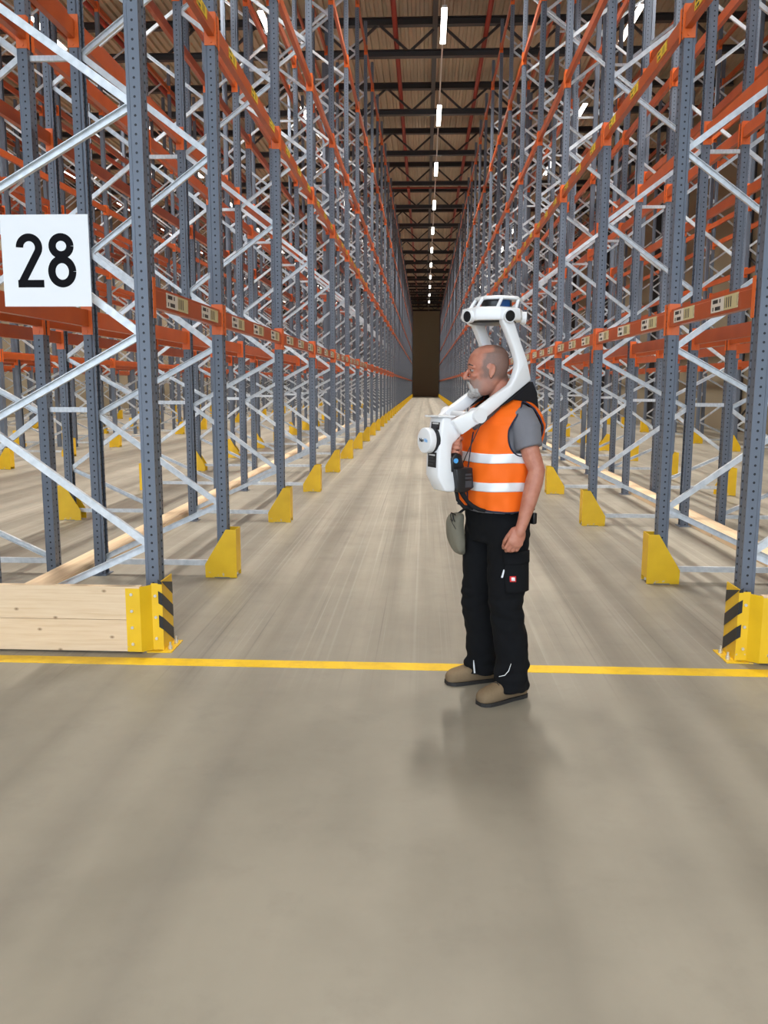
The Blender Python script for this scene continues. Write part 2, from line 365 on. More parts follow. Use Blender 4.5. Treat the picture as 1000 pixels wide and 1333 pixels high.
# ------------------------------------------------------------------ pallet racking
def upr_mesh(sx, h=FRAME_H):
    w, d = UW/2, UD; t = 0.004
    pr = [(0,-w*.55),(0.012,-w*.5),(0.012,w*.5),(0,w*.55),(0,w),(d*.72,w),(d*.80,w*.78),(d,w*.78),(d,w*.45),(d-t,w*.45),(d-t,w*.7),(d*.75,w*.72),(d*.66,w-t),(t,w-t),
          (t,-w+t),(d*.66,-w+t),(d*.75,-w*.72),(d-t,-w*.7),(d-t,-w*.45),(d,-w*.45),(d,-w*.78),(d*.80,-w*.78),(d*.72,-w),(0,-w)]
    pr = pr[::-1]
    A = [(sx*x, y, 0.004) for x, y in pr]; B = [(sx*x, y, h) for x, y in pr]; k_ = len(pr)
    fs = [(i, (i+1) % k_, (i+1) % k_ + k_, i+k_) for i in range(k_)]
    fs.append(tuple(range(k_, 2*k_))); 
    if sx < 0: fs = [f[::-1] for f in fs]
    mb = MB().add(A + B, fs)
    mb.box(-0.02 if sx > 0 else -d-0.02, d+0.02 if sx > 0 else 0.02, -w-0.03, w+0.03, 0.0, 0.006)
    return mb
CH = [(-.022, .013), (-.022, -.015), (.022, -.015), (.022, .013), (.018, .013), (.018, -.011), (-.018, -.011), (-.018, .013)]
CHr = [(x, -y) for x, y in CH][::-1]
def frame_nodes(first):
    if first: a = [0.6, 1.87, 3.15, 4.43, 5.71, 6.99, 8.27, 9.55, 10.75]; r = [1.33, 2.6, 3.85, 5.07, 6.35, 7.63, 8.91, 10.2]
    else: a = [0.6, 1.87, 3.33, 4.80, 6.27, 7.74, 9.21, 10.65]; r = [1.33, 2.6, 4.07, 5.53, 7.0, 8.47, 9.93]
    seg = [((1, 0.14), (0, a[0]))]
    for i in range(len(r)): seg += [((0, a[i]), (1, r[i])), ((1, r[i]), (0, a[i+1]))]
    return seg
def brace_mb(sx, s, e, i):
    x0, x1 = UD*0.75, DEPTH - UD*0.75
    A = (sx*(x1 if s[0] else x0), 0, s[1]); B = (sx*(x1 if e[0] else x0), 0, e[1])
    # put the channel's web toward -Y or +Y by turns; the bar's local y axis is made to point along Y
    d = (Vector(B)-Vector(A)).normalized(); upv = (0, 1, 0)
    return MB().bar(A, B, CH if i % 2 else CHr, upv)
FR = {}
for sx in (1, -1):
    for first in (True, False):
        seg = frame_nodes(first)
        FR[sx, first] = dict(up_a=upr_mesh(sx).mesh('upright', [M['upr+' if sx > 0 else 'upr-']]), up_b=upr_mesh(-sx).mesh('upright', [M['upr-' if sx > 0 else 'upr+']]),
                             br=[brace_mb(sx, s, e, i).mesh('brace', [M['galv']]) for i, (s, e) in enumerate(seg)],
                             hz=MB().bar((sx*UD*.75, 0, 0.11), (sx*(DEPTH-UD*.75), 0, 0.11), CH, (0, 1, 0)).mesh('brace', [M['galv']]))
    whole = MB(); a = upr_mesh(sx); whole.add(a.v, a.f); b = upr_mesh(-sx); whole.add([(x+sx*DEPTH, y, z) for x, y, z in b.v], b.f)
    whole.cur = 1
    for i, (s, e) in enumerate(frame_nodes(False)): q = brace_mb(sx, s, e, i); whole.add(q.v, q.f)
    whole.bar((sx*UD*.75, 0, 0.11), (sx*(DEPTH-UD*.75), 0, 0.11), CH, (0, 1, 0))
    FR[sx, 'whole'] = whole.mesh('upright_frame', [M['steel'], M['galv']])
BH, BT = 0.13, 0.05
def beam_mb(L, sx):
    # stepped box section, aisle face at x=0, running along +Y from 0 to L
    pr = [(0,-.065),(BT,-.065),(BT,.065),(.014,.065),(.014,.046),(0,.040)]
    A = [(sx*x, 0, z) for x, z in pr]; B = [(sx*x, L, z) for x, z in pr]; k_ = len(pr)
    fs = [tuple(range(k_)), tuple(range(k_, 2*k_))[::-1]] + [(i, i+k_, (i+1) % k_ + k_, (i+1) % k_) for i in range(k_)]
    if sx < 0: fs = [f[::-1] for f in fs]
    return MB().add(A + B, fs)
def conn_mb(sx, y, sgn):
    # end plate against the upright's side plus a lip on its aisle face; y is the beam end, sgn points to the upright
    mb = MB().box(-0.008*sx, 0.078*sx, y - sgn*0.006, y, -0.128, 0.107)
    mb.box(-0.008*sx, -0.003*sx, y, y + sgn*0.038, -0.128, 0.107)
    mb.cyl((0.03*sx, y - sgn*0.012, -0.105), (0.03*sx, y - sgn*0.006, -0.105), 0.012, 8)
    return mb
LONG, SHORT = PITCH_Y - UW, (Y1 - Y0) - UW
BM = {}
for sx in (1, -1):
    for nm, L in (('long', LONG), ('short', SHORT)):
        BM[sx, nm] = beam_mb(L, sx).mesh('beam', [M['orange']])
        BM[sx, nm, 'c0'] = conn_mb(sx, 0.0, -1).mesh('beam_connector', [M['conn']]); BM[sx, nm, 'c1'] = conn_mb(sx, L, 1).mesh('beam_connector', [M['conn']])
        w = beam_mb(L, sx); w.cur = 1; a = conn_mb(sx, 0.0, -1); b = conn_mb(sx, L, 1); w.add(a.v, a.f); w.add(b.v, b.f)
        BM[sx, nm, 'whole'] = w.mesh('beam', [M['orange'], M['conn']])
def label_mesh(sx, mt, w, h):
    x = -0.0025*sx
    ys = (0, w) if sx < 0 else (w, 0)          # readable from the aisle
    v = [(x, ys[0], -h/2), (x, ys[1], -h/2), (x, ys[1], h/2), (x, ys[0], h/2)]
    v += [(0.001*sx, a, c) for _, a, c in v]
    me = bpy.data.meshes.new('location_label'); me.from_pydata(v, [], [(0,1,2,3), (0,4,5,1), (1,5,6,2), (2,6,7,3), (3,7,4,0)]); me.update()
    uv = me.uv_layers.new(name='UVMap'); q = [(0,0),(1,0),(1,1),(0,1)]
    for i in range(4): uv.data[i].uv = q[i]
    me.materials.append(M[mt]); return me
LAB = {(sx, 0): label_mesh(sx, 'lab1', 0.48, 0.090) for sx in (1, -1)}
LAB.update({(sx, 1): label_mesh(sx, 'lab2', 0.28, 0.075) for sx in (1, -1)})
SPM = MB().box(0, 1, -0.015, 0.015, -0.02, 0.02).mesh('row_spacer', [M['galv']])

def rack(xo, sx, label, n_split, n_beam_split, n_beam, labels=False, spacer=0.0, y_first=0):
    """one row of racking: aisle face at xo, going inwards along sx"""
    root = tag(empty('pallet_rack', (xo, FY[y_first], 0)), label, 'pallet rack', 'rows of pallet racking')
    yb = FY[y_first]
    for i in range(y_first, len(FY)):
        y = FY[i] - yb
        if i < n_split:
            d = FR[sx, i == 0]
            fr = empty('upright_frame', (0, y, 0), root)
            link('upright', d['up_a'], fr); link('upright', d['up_b'], fr, (sx*DEPTH, 0, 0))
            for b in d['br']: link('brace', b, fr)
            link('brace', d['hz'], fr)
        else: link('upright_frame', FR[sx, 'whole'], root, (0, y, 0))
        if spacer and i < 14:
            for z in (1.37, 4.05, 6.9, 9.6):
                o = link('row_spacer', SPM, root, (sx*DEPTH, y, z)); o.scale = (sx*spacer, 1, 1)
    far = MB()
    for i in range(y_first, len(FY)-1):
        nm = 'short' if i == 0 else 'long'; y = FY[i] - yb + UW/2; L = SHORT if i == 0 else LONG
        for rear in (0, 1):
            s2 = -sx if rear else sx; x = sx*DEPTH if rear else 0.0
            for li, z in enumerate(LEVELS):
                if i < n_beam_split and (not rear or li < 2):
                    b = link('beam', BM[s2, nm], root, (x, y, z))
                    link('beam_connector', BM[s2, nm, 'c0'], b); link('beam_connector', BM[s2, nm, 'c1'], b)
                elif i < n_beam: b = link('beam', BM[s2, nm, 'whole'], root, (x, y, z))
                else:
                    q = beam_mb(L, s2); far.add([(vx+x, vy+y, vz+z) for vx, vy, vz in q.v], q.f); b = None
                if labels and b is not None and not rear and li < 2 and i < 7:
                    kk = 2 if i == 0 else 3
                    for t in range(kk):
                        link('location_label', LAB[sx, li], b, (0, (t + (0.28 if li == 0 else 0.4))*L/kk, 0))
    if far.v:
        o = build(far, 'distant_beam', 'orange', root); o['kind'] = 'stuff'
    return root
XA, XC = -1.61, 1.88
GAP = 0.33
XB = XA - DEPTH - GAP - DEPTH; XD = XC + DEPTH + GAP + DEPTH      # aisle faces of the back-to-back rows
XA2, XE = -7.73, 7.50; XB2 = XA2 - 2*DEPTH - GAP; XA3 = -13.8; XB3 = XA3 - 2*DEPTH - GAP
rack(XA, -1, 'tall blue-grey rack with orange beams along the left of the middle aisle, behind sign 28', 9, 6, 14, True, GAP)
rack(XC, 1, 'tall blue-grey rack with orange beams along the right of the middle aisle', 9, 6, 14, True, GAP)
rack(XB, 1, 'blue-grey pallet rack standing back to back behind the row with sign 28', 5, 3, 9)
rack(XD, -1, 'blue-grey pallet rack back to back with the row right of the middle aisle', 5, 3, 9)
rack(XA2, -1, 'pallet rack row across the second aisle leftwards, seen through the sign 28 rack', 0, 0, 8, y_first=1)
rack(XB2, 1, 'pallet rack row behind the one across the second aisle leftwards', 0, 0, 7, y_first=1)
rack(XE, 1, 'pallet rack row at the far right, standing against the beige side wall', 3, 0, 8)
rack(XA3, -1, 'pallet rack row far to the left, across the third aisle', 0, 0, 6, y_first=3)
rack(XB3, 1, 'farthest pallet rack row at the left, nearest the left side wall', 0, 0, 5, y_first=4)

# yellow column guards at the feet of the uprights
def guard_mesh(sx):
    # sx: direction pointing into the rack; aisle plate at x = 0, side plates at y = 0 and w
    w = 0.165; t = 0.006; mb = MB()
    poly = [(0, 0.0), (0.26, 0.0), (0.262, 0.11), (0.085, 0.40), (0, 0.40)]
    for y in (0, w - t): mb.prism(poly, (0, y, 0.003), (sx, 0, 0), (0, 0, 1), (0, 1, 0), t)
    mb.box(0, sx*t, t, w-t, 0.045, 0.403)
    mb.box(0, sx*0.26, t, 0.018, 0.0, 0.006)
    return mb.mesh('column_guard', [M['yellow']])
GM = {sx: guard_mesh(sx) for sx in (1, -1)}
boltm = MB().cyl((0, 0, 0.0), (0, 0, 0.022), 0.013, 8).cyl((0, 0, 0.022), (0, 0, 0.045), 0.007, 8).mesh('anchor_bolt', [M['bolt']])
def guards(xo, sx, where, i0, i1, nbolt=0):
    xf = xo - sx*0.08
    for i in range(i0, i1):
        o = link('column_guard', GM[sx], None, (xf, FY[i] - 0.0825, 0))
        tag(o, f'{ordinal(i)} yellow column guard along {where}', 'column guard', 'column guards along ' + where)
        if i < i0 + nbolt: link('anchor_bolt', boltm, o, (sx*0.03, 0.03, 0.003)); link('anchor_bolt', boltm, o, (sx*0.03, 0.135, 0.003))
guards(XA, -1, 'the left side of the middle aisle', 1, 40, 5); guards(XC, 1, 'the right side of the middle aisle', 1, 40, 5)
guards(XB, 1, 'the back of the rack behind sign 28', 1, 30); guards(XD, -1, 'the back of the right-hand double rack', 1, 26)
guards(XA2, -1, 'the far side of the second aisle at the left', 1, 26); guards(XE, 1, 'the rack against the right wall', 1, 26)
guards(XB2, 1, 'the back of the second double rack at the left', 1, 16); guards(XA3, -1, 'the far side of the third aisle at the left', 3, 20)

# timber lying in the gap between the back-to-back rows
for sx, x, lab in ((-1, XA - DEPTH - GAP/2, 'long pale timber plank on the floor between the two back-to-back left racks'), (1, XC + DEPTH + GAP/2, 'long pale timber plank on the floor between the two back-to-back right racks')):
    o = empty('floor_timber', (x, 4.86, 0)); tag(o, lab, 'timber')
    for j in range(7):
        build(MB().box(-0.12, 0.12, 0, 3.985, 0.0, 0.08), 'plank', 'wood_y', o, (random.uniform(-.012, .012), j*4.0, 0))

# end barriers: two boards and a striped corner guard at each rack end
def barrier(sx, x_in, x_out, where):
    # sx: +1 for the right rack. x_in is the aisle end of the boards, x_out their outer end
    yb = 4.705; o = tag(empty('timber_barrier', (x_in, yb, 0)), f'pale timber kick board across the {where}', 'barrier')
    L = abs(x_out - x_in)
    for z0, z1 in ((0.012, 0.203), (0.206, 0.405)):
        me = MB().box(0, sx*L, 0, 0.045, z0, z1)
        build(me, 'plank', 'wood', o)
    g = tag(empty('corner_guard', (x_in, yb, 0)), f'yellow and black striped steel corner guard at the {where}', 'corner guard')
    fl = MB().box(sx*0.085, 0, -0.005, 0, 0.012, 0.395)
    build(fl, 'lap_plate', 'yellow', g)
    fo = MB().prism([(0, -0.005), (0, 0.0), (-0.05, 0.055), (-0.055, 0.052)], (0, 0, 0.01), (sx, 0, 0), (0, 1, 0), (0, 0, 1), 0.395)
    build(fo, 'fold_plate', 'yellow', g)
    fp = MB().box(-sx*0.11, -sx*0.05, 0.05, 0.056, 0.01, 0.415)
    build(fp, 'face_plate', 'yellow', g)
    sp = MB().box(-sx*0.110, -sx*0.116, 0.05, 0.25, 0.006, 0.43)
    build(sp, 'side_plate', 'yellow', g)
    for kz in range(3):
        z = 0.015 + kz*0.145
        q = MB().prism([(0.0, z+.12), (0.0, min(z+0.195, .428)), (0.2, z+0.075), (0.2, z)][::-1], (-sx*0.1165, 0.05, 0), (0, 1, 0), (0, 0, 1), (-sx, 0, 0), 0.0015)
        build(q, 'hazard_stripe', 'black', g)
        q = MB().prism([(0.0, z+.12), (0.0, min(z+.195, .41)), (0.024, min(z+.21, .412)), (0.024, z+.135)], (-sx*0.1165, 0.0492, 0), (sx, 0, 0), (0, 0, 1), (0, -1, 0), 0.001)
        build(q, 'hazard_stripe', 'black', g)
    bp = MB().prism([(0.02, 0.02), (0.17, 0.02), (0.17, 0.26), (0.11, 0.26)], (0, 0, 0.0), (-sx, 0, 0), (0, 1, 0), (0, 0, 1), 0.006)
    build(bp, 'base_plate', 'yellow', g)
    bm_ = MB().cyl((0, 0, 0), (0, -0.008, 0), 0.009, 8).mesh('bolt', [M['bolt']])
    for z in (0.06, 0.16, 0.26, 0.36): link('bolt', bm_, g, (sx*0.05, -0.005, z))
    for z in (0.08, 0.21, 0.34): link('bolt', bm_, g, (-sx*0.075, 0.05, z))
    for yy in (0.08, 0.2): link('anchor_bolt', boltm, g, (-sx*0.145, yy, 0.004))
barrier(-1, -1.655, -4.15, 'near end of the left rack'); barrier(1, 1.925, 4.45, 'near end of the right rack')

# ------------------------------------------------------------------ sign 28
sg = tag(empty('number_sign', (-2.191, 4.895, 2.28)), 'square white sign with the black number 28 on the left rack', 'sign')
build(MB().box(-0.257, 0.257, 0, 0.004, -0.257, 0.257), 'panel', 'signw', sg)
def ribbon(path, w, name):
    P_ = [Vector((x, 0, z)) for x, z in path]; L_, R_ = [], []
    for i, p in enumerate(P_):
        d = (P_[min(i+1, len(P_)-1)] - P_[max(i-1, 0)]).normalized(); nrm = Vector((-d.z, 0, d.x))
        L_.append(p + nrm*w/2); R_.append(p - nrm*w/2)
    n_ = len(P_); V = [(q.x, -0.0015, q.z) for q in L_ + R_] + [(q.x, 0.0, q.z) for q in L_ + R_]; Fc = []
    for i in range(n_-1):
        Fc += [(i, i+1, n_+i+1, n_+i), (2*n_+i, 3*n_+i, 3*n_+i+1, 2*n_+i+1), (i, 2*n_+i, 2*n_+i+1, i+1), (n_+i, n_+i+1, 3*n_+i+1, 3*n_+i)]
    return MB().add(V, Fc)
SW = 0.043
def arc(cx, cz, rx, rz, a0, a1, n=28): return [(cx + rx*math.cos(R(a0 + (a1-a0)*i/n)), cz + rz*math.sin(R(a0 + (a1-a0)*i/n))) for i in range(n+1)]
two = arc(-0.095, 0.075, 0.056, 0.056, 180, -28) + [(-0.15, -0.1275)]
mb = ribbon([(x, z) for x, z in two], SW, 'two'); b_ = MB().box(-0.170, -0.017, -0.0018, 0, -0.149, -0.107); mb.add(b_.v, b_.f)
build(mb, 'digit', 'ink', sg)
e8 = ribbon(arc(0.093, 0.082, 0.052, 0.050, 0, 360, 40), SW, 'e'); l8 = ribbon(arc(0.093, -0.060, 0.061, 0.068, 0, 360, 44), SW, 'e'); e8.add([(a, b*1.25, c_) for a, b, c_ in l8.v], l8.f)
build(e8, 'digit', 'ink', sg)
build(MB().box(-0.24, 0.24, 0.004, 0.02, 0.20, 0.23).box(-0.24, 0.24, 0.004, 0.02, -0.23, -0.20), 'rail', 'galv', sg)

# ------------------------------------------------------------------ the man
def skin_mat():
    m = mat('skin', (0.52, 0.24, 0.16), 0.5); k = NT(m)
    m.node_tree.nodes['Principled BSDF'].inputs['Subsurface Weight'].default_value = 0.08
    m.node_tree.nodes['Principled BSDF'].inputs['Subsurface Radius'].default_value = (0.01, 0.004, 0.002)
    P = k.coord(); n = k.noise(P, 30, 4); n2 = k.noise(P, 320, 2)
    c = k.ramp(n, [(0.3, (0.44, 0.165, 0.105)), (0.7, (0.54, 0.235, 0.155))])
    at = k.n('ShaderNodeAttribute', attribute_name='stubble'); h = k.math('MULTIPLY', at.outputs['Fac'], k.math('ADD', 0.55, k.math('MULTIPLY', n2, 0.75)), clamp=True)
    c = k.mix(h, c, (0.13, 0.095, 0.08))
    a2 = k.n('ShaderNodeAttribute', attribute_name='whiskers'); c = k.mix(k.math('MULTIPLY', a2.outputs['Fac'], k.math('ADD', 0.5, n2), clamp=True), c, (0.27, 0.225, 0.205)); k.color(c); k.bump(n2, 0.12, 0.002); return m
M['skin'] = skin_mat()
def cloth(name, col, rough=0.85, var=0.15, weave=260):
    m = mat(name, col, rough, 0, 0.25); k = NT(m); P = k.coord()
    n = k.noise(P, 9, 4); w = k.noise(P, weave, 2)
    k.color(k.mix(k.math('ADD', k.math('MULTIPLY', n, 0.6), k.math('MULTIPLY', w, 0.4)), tuple(v*(1-var) for v in col), tuple(min(1, v*(1+var)) for v in col)))
    k.bump(w, 0.15, 0.001); return m
m = M['vest'] = cloth('orange_hi_vis_fabric', (0.95, 0.155, 0.010), 0.6, 0.08)
M['tee'] = cloth('grey_jersey', (0.185, 0.185, 0.205), 0.9, 0.2)
M['trouser'] = cloth('black_work_cloth', (0.0042, 0.0047, 0.006), 0.95, 0.3)
M['pocketc'] = cloth('black_pocket_cloth', (0.0052, 0.0058, 0.0072), 0.95, 0.3)
M['refl'] = mat('silver_reflective_tape', (0.80, 0.82, 0.84), 0.35, 0.15)
M['navy'] = mat('navy_piping', (0.012, 0.016, 0.04), 0.7)
M['suede'] = cloth('brown_suede', (0.205, 0.145, 0.085), 0.9, 0.3, 120)
M['sole'] = mat('dark_rubber_sole', (0.02, 0.018, 0.017), 0.7)
M['beard'] = cloth('grey_beard_hair', (0.44, 0.42, 0.40), 0.9, 0.4, 420)
M['brow'] = mat('dark_eyebrow', (0.06, 0.045, 0.038), 0.8)
M['eyew'] = mat('eye_white', (0.36, 0.30, 0.27), 0.3); M['iris'] = mat('dark_iris', (0.02, 0.014, 0.01), 0.15)
M['lip'] = mat('lip', (0.36, 0.13, 0.10), 0.5)
M['olive'] = cloth('olive_canvas', (0.20, 0.185, 0.14), 0.9, 0.25, 150)
M['plasw'] = mat('white_plastic', (0.86, 0.87, 0.88), 0.32)
M['plasb'] = mat('black_plastic', (0.012, 0.012, 0.014), 0.35)
M['plasd'] = mat('dark_grey_plastic', (0.05, 0.052, 0.06), 0.4)
M['lens'] = mat('lens_glass', (0.008, 0.009, 0.012), 0.08)
M['blueb'] = mat('blue_button', (0.10, 0.42, 0.85), 0.35)
M['bluelid'] = mat('blue_lidar_window', (0.012, 0.07, 0.22), 0.12)
M['redl'] = mat('red_logo_patch', (0.72, 0.03, 0.035), 0.6); M['whitel'] = mat('white_logo_emblem', (0.85, 0.83, 0.82), 0.6)
M['pad'] = cloth('black_harness_padding', (0.012, 0.012, 0.014), 0.85, 0.3)

ROOT = Vector((0.37, 4.215, 0)); TH = R(212)
def spow(a, e): return math.copysign(abs(a)**e, a)
#       z     centre s  half depth  half width
TS = [(0.93, .005, .142, .182), (1.00, .010, .150, .187), (1.10, .018, .153, .189), (1.22, .012, .146, .190), (1.32, .004, .138, .194), (1.39, -.004, .130, .197),
      (1.43, -.012, .118, .190), (1.465, -.022, .102, .168), (1.49, -.030, .088, .138), (1.51, -.034, .078, .112), (1.53, -.036, .069, .088), (1.55, -.036, .06, .07)]
tz = [t[0] for t in TS]
def torso(phi, z, infl=0.0):
    cs, b, a = (float(np.interp(z, tz, [t[i] for t in TS])) for i in (1, 2, 3))
    return Vector((cs + (b+infl)*spow(math.cos(phi), .88), (a+infl)*spow(math.sin(phi), .88), z))
def vest_wr(phi, z):
    q = 0.006*math.sin(5*phi + 9*z) * max(0, 1.3 - z)*2 + 0.010*noise.noise(Vector((math.cos(phi)*2.2, math.sin(phi)*2.2, z*3.2)))
    return q + 0.007*noise.noise(Vector((math.cos(phi)*3, math.sin(phi)*3, z*15)))
def torso_rings(zs, infl, n=48): return [[torso(2*math.pi*i/n, z, infl) for i in range(n)] for z in zs]

HC = Vector((0.047, -0.030, 1.652)); HR = Matrix.Rotation(R(-32), 3, 'Z') @ Matrix.Rotation(R(2), 3, 'Y')
def H(x, y, z): return HC + HR @ Vector((x, y, z))
HS = [(.123, .012, -.028, .018), (.117, .040, -.055, .038), (.104, .066, -.079, .056), (.08, .088, -.095, .0685), (.052, .0995, -.101, .0745), (.028, .1025, -.101, .0765), (.014, .0985, -.099, .077),
      (-.004, .0905, -.094, .0755), (-.022, .0915, -.088, .073), (-.042, .0935, -.078, .0695), (-.062, .0945, -.064, .066), (-.074, .0915, -.054, .0625), (-.09, .0895, -.04, .0575), (-.106, .0865, -.02, .049), (-.118, .077, .0, .036), (-.124, .062, .02, .022)]
def head_ring(z, xf, xb, w, off=0.0, n=40):
    c, rx = (xf+xb)/2, (xf-xb)/2 + off; ring = []
    for i in range(n):
        t = 2*math.pi*i/n; ct, sn = math.cos(t), math.sin(t)
        yw = w + off
        if ct > 0: yw *= (1 - 0.17*ct*ct)          # the face is narrower than the back of the skull
        ring.append(H(c + rx*spow(ct, .92), yw*spow(sn, .86), z))
    return ring
body = MB()
body.loft([head_ring(*h) for h in HS][::-1])
# brow ridge, nose, nostrils, cheekbones, lips, chin
for sg_ in (1, -1):
    body.capsule([H(.094, .012*sg_, .021), H(.092, .03*sg_, .023), H(.076, .052*sg_, .016)], [.0085, .009, .007])
    body.ell(H(.066, .046*sg_, -.022), (.024, .017, .017))
    body.ell(H(.104, .0125*sg_, -.036), (.0115, .0085, .0085))
    body.ell(H(-.012, .0775*sg_, -.006), (.0155, .0065, .028), HR @ Matrix.Rotation(R(-14), 3, 'Y') @ Matrix.Rotation(R(-20*sg_), 3, 'Z'))
    body.ell(H(-.016, .082*sg_, .012), (.0145, .005, .0145), HR @ Matrix.Rotation(R(-24*sg_), 3, 'Z'))
    body.ell(H(-.006, .0775*sg_, -.031), (.008, .006, .009))
body.capsule([H(.094, 0, .012), H(.106, 0, -.008), H(.1185, 0, -.027), H(.118, 0, -.034)], [.0075, .0085, .0105, .0112])
body.capsule([H(.093, .018, -.071), H(.0985, 0, -.0695), H(.093, -.018, -.071)], [.0045, .0065, .0045])
body.capsule([H(.091, .016, -.0815), H(.096, 0, -.082), H(.091, -.016, -.0815)], [.0045, .0068, .0045])
body.ell(H(.08, 0, -.11), (.019, .022, .016))
# neck, trunk inside the clothes, legs inside the trousers
body.loft([[Vector((c + rx*math.cos(t*math.pi/12), v0 + ry*math.sin(t*math.pi/12), z)) for t in range(24)] for z, c, v0, rx, ry in
           ((1.46, -.035, 0, .078, .085), (1.50, -.030, -.003, .068, .070), (1.53, -.020, -.008, .062, .062), (1.57, -.006, -.014, .061, .058), (1.61, .006, -.02, .062, .057), (1.65, .012, -.024, .06, .055))])
body.loft(torso_rings([.94, 1.1, 1.3, 1.4, 1.45, 1.48, 1.51, 1.54], -.03, 32))
def limb(pts, rad): body.capsule(pts, rad, 18)
HIPS = {1: [(.0, .088, .95), (.012, .118, .50), (-.03, .137, .09)], -1: [(.0, -.088, .95), (.016, -.118, .50), (-.045, -.14, .09)]}
for sg_ in (1, -1):
    a, b_, c_ = (Vector(p) for p in HIPS[sg_]); limb([a, a.lerp(b_, .5), b_, b_.lerp(c_, .35), c_], [.085, .072, .055, .052, .04])
# left arm hanging, right arm bent up to the grip
limb([(-.010, .155, 1.42), (-.008, .195, 1.36), (-.018, .240, 1.25), (-.030, .268, 1.178), (-.014, .270, 1.12), (.012, .268, 1.03), (.036, .263, .945), (.046, .260, .912)], [.040, .046, .045, .041, .0425, .0375, .0285, .0265])
limb([(-.01, -.155, 1.42), (.004, -.200, 1.36), (.03, -.242, 1.25), (.05, -.250, 1.185), (.085, -.215, 1.19), (.15, -.14, 1.215), (.205, -.065, 1.25)], [.040, .046, .045, .041, .041, .036, .028])
def finger(base, d, n, lens, rads, curls):
    p = Vector(base); pts = [p.copy()]; ang = 0.0
    for L_, cu in zip(lens, curls):
        ang += cu; dd = d*math.cos(R(ang)) + n*math.sin(R(ang)); p = p + dd*L_; pts.append(p.copy())
    body.capsule(pts, rads, 12); return pts
# left hand: back toward the camera, fingers curled in
wr = Vector((.046, .260, .912)); d = Vector((.40, -.03, -.92)).normalized(); n_ = Vector((-.30, -.95, -.1)); n_ = (n_ - d*n_.dot(d)).normalized(); t_ = n_.cross(d); t_ = t_ if t_.x > 0 else -t_
rotm = Matrix((t_, n_, d)).transposed()
body.ell(wr + d*.052 + n_*.002, (.040, .0165, .056), rotm); body.ell(wr + d*.078, (.0405, .0145, .026), rotm); body.ell(wr + d*.045 + t_*.026 + n_*.012, (.015, .016, .034), rotm)
body.capsule([wr - d*.01, wr + d*.03], [.0265, .026])
for j, (o_, L_) in enumerate(((.0285, .95), (.0095, 1.05), (-.0095, 1.0), (-.0275, .82))):
    finger(wr + d*(.088 - .004*abs(j-1)) + t_*o_, d, n_, [.043*L_, .028*L_, .021*L_], [.0098, .0092, .0086, .0076], [28, 52, 38])
finger(wr + d*.028 + t_*.030 + n_*.010, (d*.93 + t_*.22 + n_*.22).normalized(), (n_*.8 - t_*.55).normalized(), [.036, .034, .026], [.0125, .0115, .0105, .0088], [0, 22, 30])
# right hand around the upright grip of the scanner
gc = Vector((.272, .020, 1.285))
body.ell(gc + Vector((-.028, -.020, -.002)), (.021, .030, .041)); body.capsule([(.205, -.065, 1.25), (.235, -.02, 1.272)], [.028, .026])
for j in range(4):
    z = 1.318 - j*.0195; rr = .0295
    body.capsule([gc + Vector((rr*math.cos(R(a)), rr*math.sin(R(a)), z - gc.z + .002*math.sin(j))) for a in (235, 275, 320, 5, 50, 92)], [.010, .0102, .0098, .0094, .0088, .0076], 12)
body.capsule([gc + Vector((-.03, -.012, .030)), gc + Vector((-.028, .012, .040)), gc + Vector((-.010, .028, .044))], [.012, .011, .009])
me = modded(body, [('REMESH', dict(mode='VOXEL', voxel_size=0.0036, adaptivity=0.0)), ('SMOOTH', dict(factor=0.5, iterations=3))], 'skin')
at = me.attributes.new('stubble', 'FLOAT', 'POINT'); HRi = HR.transposed(); vals = []; jaws = []
def sst(a, b, x): t = min(max((x-a)/(b-a), 0), 1); return t*t*(3-2*t)
for v in me.vertices:
    if v.co.z < 1.5: vals.append(0.0); jaws.append(0.0); continue
    q = HRi @ (v.co - HC); nz = noise.noise(q*40)*.012
    hairline = .072 - max(0, q.z - .03)*.45 + nz - (0.03 if q.z > .085 else 0)   # hair starts behind the temples
    scalp = sst(.012, -.018, q.x - hairline + .03)*sst(-.055, -.02, q.z - .25*min(0, q.x+.02) + nz)
    ear = 1.0 if abs(q.y) > .076 and -.05 < q.z < .035 and -.04 < q.x < .015 else 0.0
    jaw = sst(-.030, -.055, q.z + nz*1.5 - .02*min(1, max(0, (.03-q.x)/.05)))*sst(.0, .03, q.x + .035)*(1 if q.z > -.135 else 0)
    vals.append(scalp*0.85*(1-ear)); jaws.append(jaw*(1-ear)*(.30 + .4*sst(.02, .06, q.x)))
at.data.foreach_set('value', vals); me.attributes.new('whiskers', 'FLOAT', 'POINT').data.foreach_set('value', jaws)
man = link('person', me, None, ROOT, (0, 0, TH))
tag(man, 'man in orange hi-vis vest, black work trousers and brown shoes standing in the aisle', 'person')
